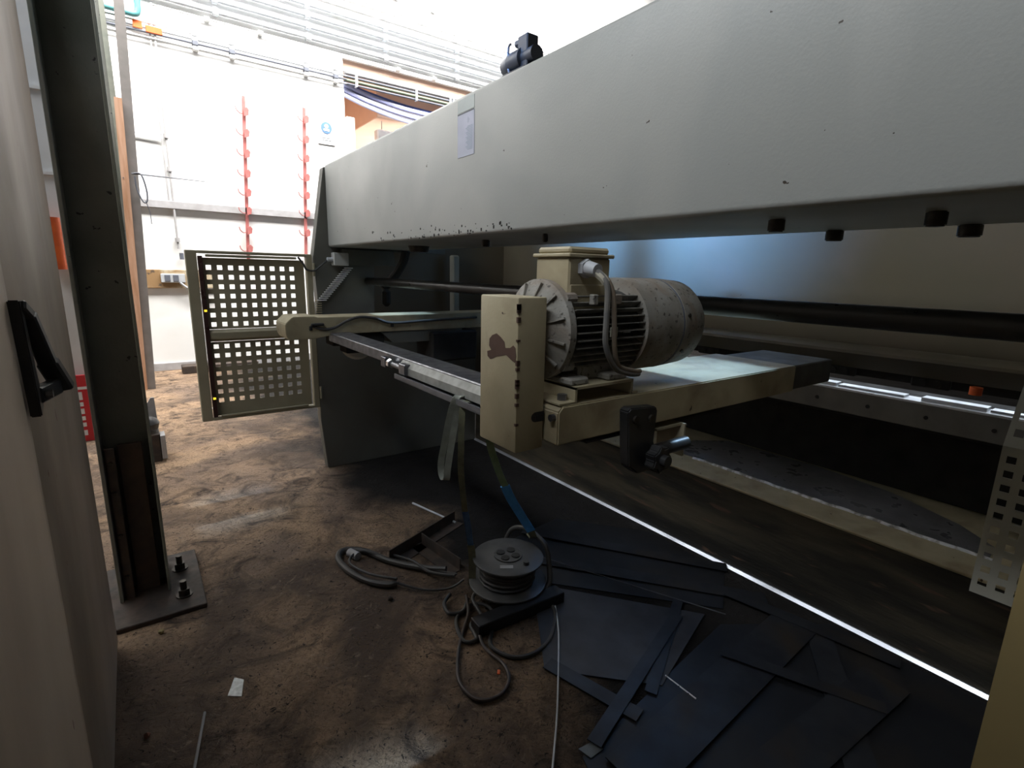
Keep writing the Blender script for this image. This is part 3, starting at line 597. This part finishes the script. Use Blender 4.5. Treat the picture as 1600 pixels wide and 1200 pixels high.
for a in (2.9, 3.7, -1.2, .8): build('cowl_screw', MB().cyl((1.13, MY+.115*math.cos(a), MZ+.115*math.sin(a)), (1.13, MY+.121*math.cos(a), MZ+.121*math.sin(a)), .005, seg=8), BOLT, cw)
BX0, BX1, BY0, BY1 = .753, .877, .830, .943
tbx = build('terminal_box', MB().box(BX0, BX1, BY0, BY1, 1.285, 1.385, .004), CREAM, EM)
build('box_neck', MB().box(BX0+.004, BX1-.004, BY0-.002, BY1+.01, 1.255, 1.328, .002), CREAM, tbx)
build('box_lid', MB().box(BX0-.006, BX1+.006, BY0-.006, BY1+.006, 1.385, 1.393, .002).box(BX0+.002, BX1-.002, BY0+.002, BY1-.002, 1.392, 1.407, .005), CREAM, tbx)
gl = build('cable_gland', MB().cyl((.795, BY0, 1.362), (.795, BY0-.014, 1.362), .020, seg=6).cyl((.795, BY0-.014, 1.362), (.795, BY0-.042, 1.358), .0165, .014, seg=18), CONDUIT, tbx)
build('lifting_boss', MB().box(.80, .815, .80, .815, 1.285, 1.308, .002).box(.868, .89, .80, .815, 1.285, 1.308, .002), MOTOR, EM)
np_ = build('name_plate', MB().box(.845, .868, .787, .79, 1.215, 1.237, .001), mat('plate_metal', (.35, .34, .27), rough=.5), EM)
m = MB()   # raised characters along a fin, "-4000"
def glyphs(mb, x, z, y, s=1.0):
    mb.box(x, x+.007*s, y, y+.001, z+.003*s, z+.0042*s); x += .009*s
    mb.box(x, x+.0012*s, y, y+.001, z+.003*s, z+.0075*s).box(x, x+.005*s, y, y+.001, z+.003*s, z+.0042*s).box(x+.0036*s, x+.0048*s, y, y+.001, z, z+.0075*s); x += .008*s
    for _ in range(3):
        mb.box(x, x+.0048*s, y, y+.001, z, z+.0012*s).box(x, x+.0048*s, y, y+.001, z+.0063*s, z+.0075*s).box(x, x+.0012*s, y, y+.001, z, z+.0075*s).box(x+.0036*s, x+.0048*s, y, y+.001, z, z+.0075*s); x += .0065*s
glyphs(m, .876, 1.222, .788)
build('raised_characters', m, FIN, EM)
mc = root('motor_cable', 'two grey cables looping from the motor terminal box down to arm', 'cable', (.8, .78, 1.12))
build('cable', MB().tube([(.795, .79, 1.356), (.800, .776, 1.345), (.804, .765, 1.32), (.806, .765, 1.26), (.810, .768, 1.21), (.828, .770, 1.172), (.86, .775, 1.143), (.91, .78, 1.128), (.945, .785, 1.124)], .0065, seg=10), mat('cable_grey', (.13, .13, .13), (.2, .19, .17), rough=.6, scale=20), mc)
build('cable', MB().tube([(.797, .79, 1.354), (.808, .772, 1.34), (.818, .762, 1.31), (.826, .762, 1.26), (.833, .764, 1.21), (.845, .768, 1.172), (.87, .775, 1.148), (.92, .78, 1.134), (.95, .785, 1.13)], .0055, seg=10), mat('cable_brown', (.20, .15, .10), (.24, .2, .16), rough=.6, scale=20), mc)
build('cable_sheath_end', MB().tube([(.795, .80, 1.358), (.800, .780, 1.345), (.806, .772, 1.333)], .0095, seg=8), mat('frayed_wrap', (.5, .47, .38), rough=.8), mc)

# ------------------------------------------------------------------ slings
S1 = root('grey_sling', 'grey webbing sling looped over the steel crossbar', 'strap', (.88, 1.5, .6))
build('webbing', MB().ribbon([(.93, 1.50, .915), (.87, 1.485, .932), (.853, 1.49, .915), (.85, 1.52, .85), (.85, 1.56, .74), (.85, 1.585, .66), (.85, 1.575, .615), (.85, 1.545, .615), (.85, 1.535, .66), (.855, 1.515, .76), (.86, 1.49, .86), (.865, 1.47, .91), (.90, 1.46, .916)], (.8, -.6, 0), .024, .004), SLING, S1)
S2 = root('olive_sling', 'olive webbing with painted blue light hanging down to the cable reel', 'strap', (1.0, 1.7, 0))
build('webbing', MB().ribbon([(.90, 1.47, .918), (.866, 1.455, .905), (.862, 1.46, .82), (.87, 1.475, .74), (.89, 1.51, .65), (.93, 1.56, .52), (.96, 1.595, .43)], (.8, -.6, 0), .022, .004), SLINGG, S2)
build('blue_lit_webbing', MB().ribbon([(.957, 1.59, .44), (.985, 1.615, .36), (1.01, 1.64, .28), (1.02, 1.65, .25)], (.8, -.6, 0), .024, .005), mat('dim_blue_lit_fabric', (.08, .17, .34), (.05, .10, .2), rough=.9, scale=20), S2)  # blue light spot on the olive strap, put into the colour
build('lower_webbing', MB().ribbon([(1.02, 1.65, .25), (1.04, 1.67, .18), (1.05, 1.685, .08), (1.05, 1.69, .03)], (.8, -.6, 0), .03, .005), SLINGG, S2)
S3 = root('blue_lit_sling', 'green webbing with painted blue light hanging from behind the belt cover', 'strap', (1.1, 1.6, .2))
build('webbing', MB().ribbon([(.955, 1.25, .916), (.925, 1.26, .900), (.895, 1.28, .895), (.93, 1.38, .83), (.975, 1.45, .749), (1.04, 1.485, .62), (1.085, 1.505, .545)], (.8, -.6, .3), .026, .004), mat('green_sling', (.30, .42, .26), (.20, .30, .18), rough=.9, scale=20), S3)
build('blue_lit_webbing', MB().ribbon([(1.083, 1.504, .548), (1.125, 1.525, .48), (1.20, 1.55, .374), (1.262, 1.557, .282)], (.8, -.6, .3), .036, .005), SLINGB, S3)  # strap painted blue where the blue light falls on it
build('loop_end', MB().ribbon([(1.26, 1.557, .285), (1.31, 1.60, .22), (1.335, 1.66, .205)], (.8, -.6, .3), .03, .005), SLINGG, S3)

# ------------------------------------------------------------------ cable reel and clutter
RC = Vector((1.175, 1.60, .055))
CR = root('cable_reel', 'black extension cable reel lying flat among steel offcuts', 'cable reel', RC)
def disc(z, r, th): return MB().lathe([(0, r-.006), (.003, r), (th-.003, r), (th, r-.006)], (RC.x, RC.y, z), (0, 0, 1), 40)
REEL = mat('reel_plastic', (.045, .045, .045), (.07, .068, .065), rough=.45, scale=15)
top = build('flange', disc(.165, .150, .012), REEL, CR)
build('flange', disc(.055, .165, .012), REEL, CR)
build('socket_plate', MB().cyl((RC.x, RC.y, .177), (RC.x, RC.y, .182), .06, seg=28), BLACK, top)
for a in range(4):
    an = a*math.pi/2+.6; build('socket', MB().cyl((RC.x+.034*math.cos(an), RC.y+.034*math.sin(an), .182), (RC.x+.034*math.cos(an), RC.y+.034*math.sin(an), .186), .018, seg=16), DKHOLE, top)
build('rating_label', MB().box(-.0, .05, -.012, .012, 0, .001) if False else MB().bar((RC.x-.08, RC.y-.055, .1775), (RC.x-.035, RC.y-.085, .1775), .022, .0015), mat('label_grey', (.25, .25, .25), rough=.5), top)
build('knob', MB().cyl((RC.x+.02, RC.y-.10, .177), (RC.x+.02, RC.y-.10, .192), .012, seg=12), BLACK, top)
build('hub', MB().cyl((RC.x, RC.y, .0), (RC.x, RC.y, .166), .07, seg=24), BLACK, CR)
pts = []
for i in range(9*16+1):
    a = i*2*math.pi/16; rr = .112+.006*math.sin(i*.21); pts.append((RC.x+rr*math.cos(a), RC.y+rr*math.sin(a), .073+.0098*i/16))
build('wound_cable', MB().tube(pts, .0062, seg=6, sub=1), RUBBER, CR)
build('stand_tube', MB().tube([(1.30, 1.82, .05), (1.32, 1.78, .17), (1.34, 1.70, .21), (1.345, 1.60, .205), (1.345, 1.55, .18), (1.34, 1.52, .10), (1.325, 1.50, .045), (1.29, 1.49, .03), (1.22, 1.45, .03)], .011, seg=10), REEL, CR)
tag(build('reel_lead', MB().tube([(1.06, 1.62, .06), (1.0, 1.60, .04), (.98, 1.50, .02), (.93, 1.50, .009), (.905, 1.42, .009), (.86, 1.44, .009), (.90, 1.56, .009), (1.0, 1.60, .012), (1.04, 1.53, .02), (.99, 1.44, .009), (.93, 1.36, .009), (.96, 1.27, .009), (1.04, 1.24, .009), (1.14, 1.27, .009), (1.25, 1.37, .009), (1.27, 1.45, .012)], .0075, seg=8), RUBBER), 'black reel lead curving right to its plug among offcuts', 'cable')
tag(build('looped_lead', MB().tube([(.98, 1.62, .05), (.955, 1.56, .02), (.90, 1.50, .009), (.83, 1.42, .009), (.755, 1.30, .009), (.745, 1.22, .009), (.77, 1.17, .009), (.83, 1.155, .009), (.89, 1.19, .009), (.915, 1.26, .009), (.905, 1.36, .009), (.93, 1.44, .012), (.99, 1.52, .02)], .0065, seg=8), mat('brown_black_rubber', (.045, .03, .025), (.07, .05, .04), rough=.55, scale=15)), 'thin black lead forming a long loop on the brown floor', 'cable')
tag(build('orange_tag', MB().box(.865, .885, 1.225, 1.235, .016, .020, .001, rot=(0, 0, .9)), ORANGE), 'tiny orange tag on the looped black lead', 'tag')
tag(build('lead_plug', MB().lathe([(0, .012), (.02, .022), (.05, .024), (.052, .010), (.07, .010)], (1.27, 1.44, .024), (.2, 1, 0), 14), BLACK), 'black plug at the end of the curving reel lead', 'plug')
tag(build('coiled_hose', MB().tube([(1.02, 1.86, .03), (.93, 1.96, .02), (.84, 2.10, .015), (.78, 2.24, .015), (.70, 2.30, .015), (.655, 2.24, .015), (.66, 2.12, .015), (.70, 2.00, .014), (.76, 1.92, .015), (.80, 1.90, .02)], .015, seg=10), mat('hose_dark', (0.036, 0.033, 0.03), (0.066, 0.06, 0.054), rough=.5, scale=10)), 'thick dark hose curled at the left of the floor clutter', 'hose')
tag(build('thin_leads', MB().tube([(.80, 1.9, .04), (.72, 2.02, .03), (.68, 2.16, .03), (.76, 2.22, .03), (.86, 2.08, .02), (.96, 1.92, .02), (1.04, 1.80, .03)], .006).tube([(.80, 1.90, .02), (.88, 1.80, .012), (.97, 1.74, .02), (1.03, 1.72, .05)], .005).tube([(.86, 2.12, .03), (.92, 2.0, .035), (.95, 1.88, .03), (1.02, 1.78, .04)], .007).tube([(.95, 1.70, .02), (.90, 1.66, .02), (.89, 1.60, .015), (.94, 1.58, .015), (.99, 1.62, .03)], .008), RUBBER), 'tangle of thin black leads left of the cable reel', 'cable')
tag(build('cable_tape', MB().cyl((.735, 2.20, .02), (.715, 2.26, .02), .02, seg=12), RAIL), 'grey tape wrapped on the hose left of the reel', 'tape')
# steel sections on the floor
def angle(p, q, s, label, nm='steel_angle', m_=None):
    p, q = Vector(p), Vector(q); d = (q-p).normalized(); n = Vector((-d.y, d.x, 0))
    mm = MB().bar(p+Vector((0, 0, .003)), q+Vector((0, 0, .003)), s, .005)
    mm.bar(p+n*s/2+Vector((0, 0, s/2+.003)), q+n*s/2+Vector((0, 0, s/2+.003)), .005, s)
    return tag(build(nm, mm, m_ or RUST), label, 'steel section')
angle((.86, 2.07, 0), (1.32, 2.26, 0), .06, 'dark steel angle lying behind the tangled leads')
angle((1.02, 2.16, 0), (1.06, 1.85, 0), .06, 'short steel angle crossing towards the reel from behind')
tag(build('steel_box_section', MB().bar((.92, 1.455, .027), (1.33, 1.435, .027), .065, .052, bev=.003), OFFC), 'dark box section beam lying in front of the cable reel', 'steel section')
tag(build('white_rod', MB().cyl((1.21, 2.61, .008), (1.30, 2.26, .008), .006, seg=8), CONDUIT), 'short pale rod lying on the floor behind the reel', 'rod')
def strip(px, label, z, th=.003, nm='steel_strip', m_=None, cat='steel strip'):
    return tag(build(nm, MB().prism(px, 'Z', z, z+th), m_ or OFFC), label, cat)
def quad(p, q, w):
    p, q = Vector((*p, 0)), Vector((*q, 0)); d = (q-p).normalized(); n = Vector((-d.y, d.x, 0))*w/2
    return [tuple((p+n).xy), tuple((q+n).xy), tuple((q-n).xy), tuple((p-n).xy)]
SHEET = mat('dull_sheet', (.02, .021, .024), (.012, .013, .016), rough=.4, metal=.4, scale=3, dirt=(.028, .024, .02), dirtlo=.5, dirthi=.7, dirtscale=3)
strip([(1.46, 1.95), (1.30, 1.62), (1.85, 1.0), (2.10, 1.15), (2.12, 1.60), (1.8, 2.0)], 'large dark sheet lying under the crossing steel strips', .001, m_=SHEET, nm='steel_sheet', cat='steel sheet')
strip([(.90, .845), (1.75, .95), (2.12, .7), (2.12, .15), (1.0, .15), (.85, .7)], 'large black sheet at the bottom of the floor pile', .001, m_=SHEET, nm='steel_sheet', cat='steel sheet')
strip([(1.30, 1.58), (1.02, 1.16), (1.30, .88), (1.75, 1.02)], 'worn grey sheet right of the long thin wire', .0045, m_=mat('worn_sheet', (.045, .045, .048), (.03, .03, .034), rough=.5, metal=.3, scale=5), nm='steel_sheet', cat='steel sheet')
strip(quad((1.045, 1.175), (1.14, .84), .055), 'grey flat strip beside the brown floor, nearest the wire', .009)
strip(quad((1.64, 1.075), (.95, .85), .045), 'long narrow strip crossing the pile towards the lower left', .013)
strip(quad((1.74, 1.14), (1.24, .88), .04), 'narrow dark strip parallel behind the long crossing strip', .0085)
strip(quad((1.42, 1.75), (2.06, .93), .075), 'long wide strip running diagonally under the machine', .0085)
strip(quad((1.55, 1.98), (2.13, 1.16), .07), 'upper diagonal strip close to the machine bed', .0125)
strip(quad((1.42, .30), (2.05, .72), .09), 'wide dark strip at the lower right of the pile', .0085)
strip(quad((.95, .72), (2.0, .78), .16), 'broad black sheet strip spanning the front of the pile', .0125)
strip(quad((1.2, .50), (1.95, .45), .14), 'broad blue black strip nearest the bottom edge', .0165)
strip(quad((1.95, 1.05), (2.08, .45), .06), 'short strip lying beside the bright floor line', .0165)
strip(quad((1.6, .85), (1.8, .40), .05), 'small strip slanting across the broad black strips', .0205)
strip([(.905, .868), (.955, .862), (.965, .826), (.915, .826)], 'small pale square offcut by the end of the wire', .0045, m_=mat('pale_offcut', (.14, .16, .17), rough=.5))
tag(build('steel_bar', MB().cyl((1.46, 1.70, .020), (1.80, .96, .022), .0025, seg=6), STEEL), 'long thin shiny wire lying along the diagonal strips', 'wire')
tag(build('bright_wire', MB().cyl((1.335, .895, .018), (1.335, .775, .018), .0025, seg=6), BRIGHT), 'short bright wire lying in the middle of the pile', 'wire')
tag(build('long_wire', MB().tube([(1.275, 1.40, .012), (1.18, 1.27, .012), (1.03, 1.10, .010), (.92, .98, .008), (.80, .86, .008), (.74, .80, .008)], .003, seg=6), CONDUIT), 'long thin wire running along the edge of brown floor', 'wire')
tag(build('thin_stick', MB().cyl((.045, 1.62, .006), (-.01, 1.38, .006), .004, seg=6), RAIL), 'thin stick on the floor near the cabinet', 'stick')
tag(build('metal_card', MB().prism([(.112, 1.655), (.142, 1.728), (.166, 1.70), (.148, 1.628)], 'Z', .001, .003), CARD), 'small shiny white card lying on the brown floor', 'card')
for (x, y, s, lb, m_) in ((-.045, 2.12, .012, 'small yellowish stone near the column base', mat('stone_y', (.35, .28, .12), rough=.8)), (-.10, 1.62, .010, 'tiny reddish pebble beside the cabinet foot', mat('stone_r', (.30, .13, .08), rough=.8)), (.74, 1.83, .013, 'small brown lump on the floor below the leads', RUST)):
    o = MB(); b_ = bmesh.new(); bmesh.ops.create_icosphere(b_, subdivisions=1, radius=s)
    for v in b_.verts: v.co *= random.uniform(.75, 1.15)
    o._merge(b_, Matrix.Translation((x, y, s*.7))); tag(build('pebble', o, m_), lb, 'pebble')
tag(build('floor_paper', MB().prism([(.50, 5.6), (.62, 5.75), (.72, 5.65), (.58, 5.5)], 'Z', .001, .003), WPAINT), 'scrap of white paper on the floor behind guard door', 'paper')
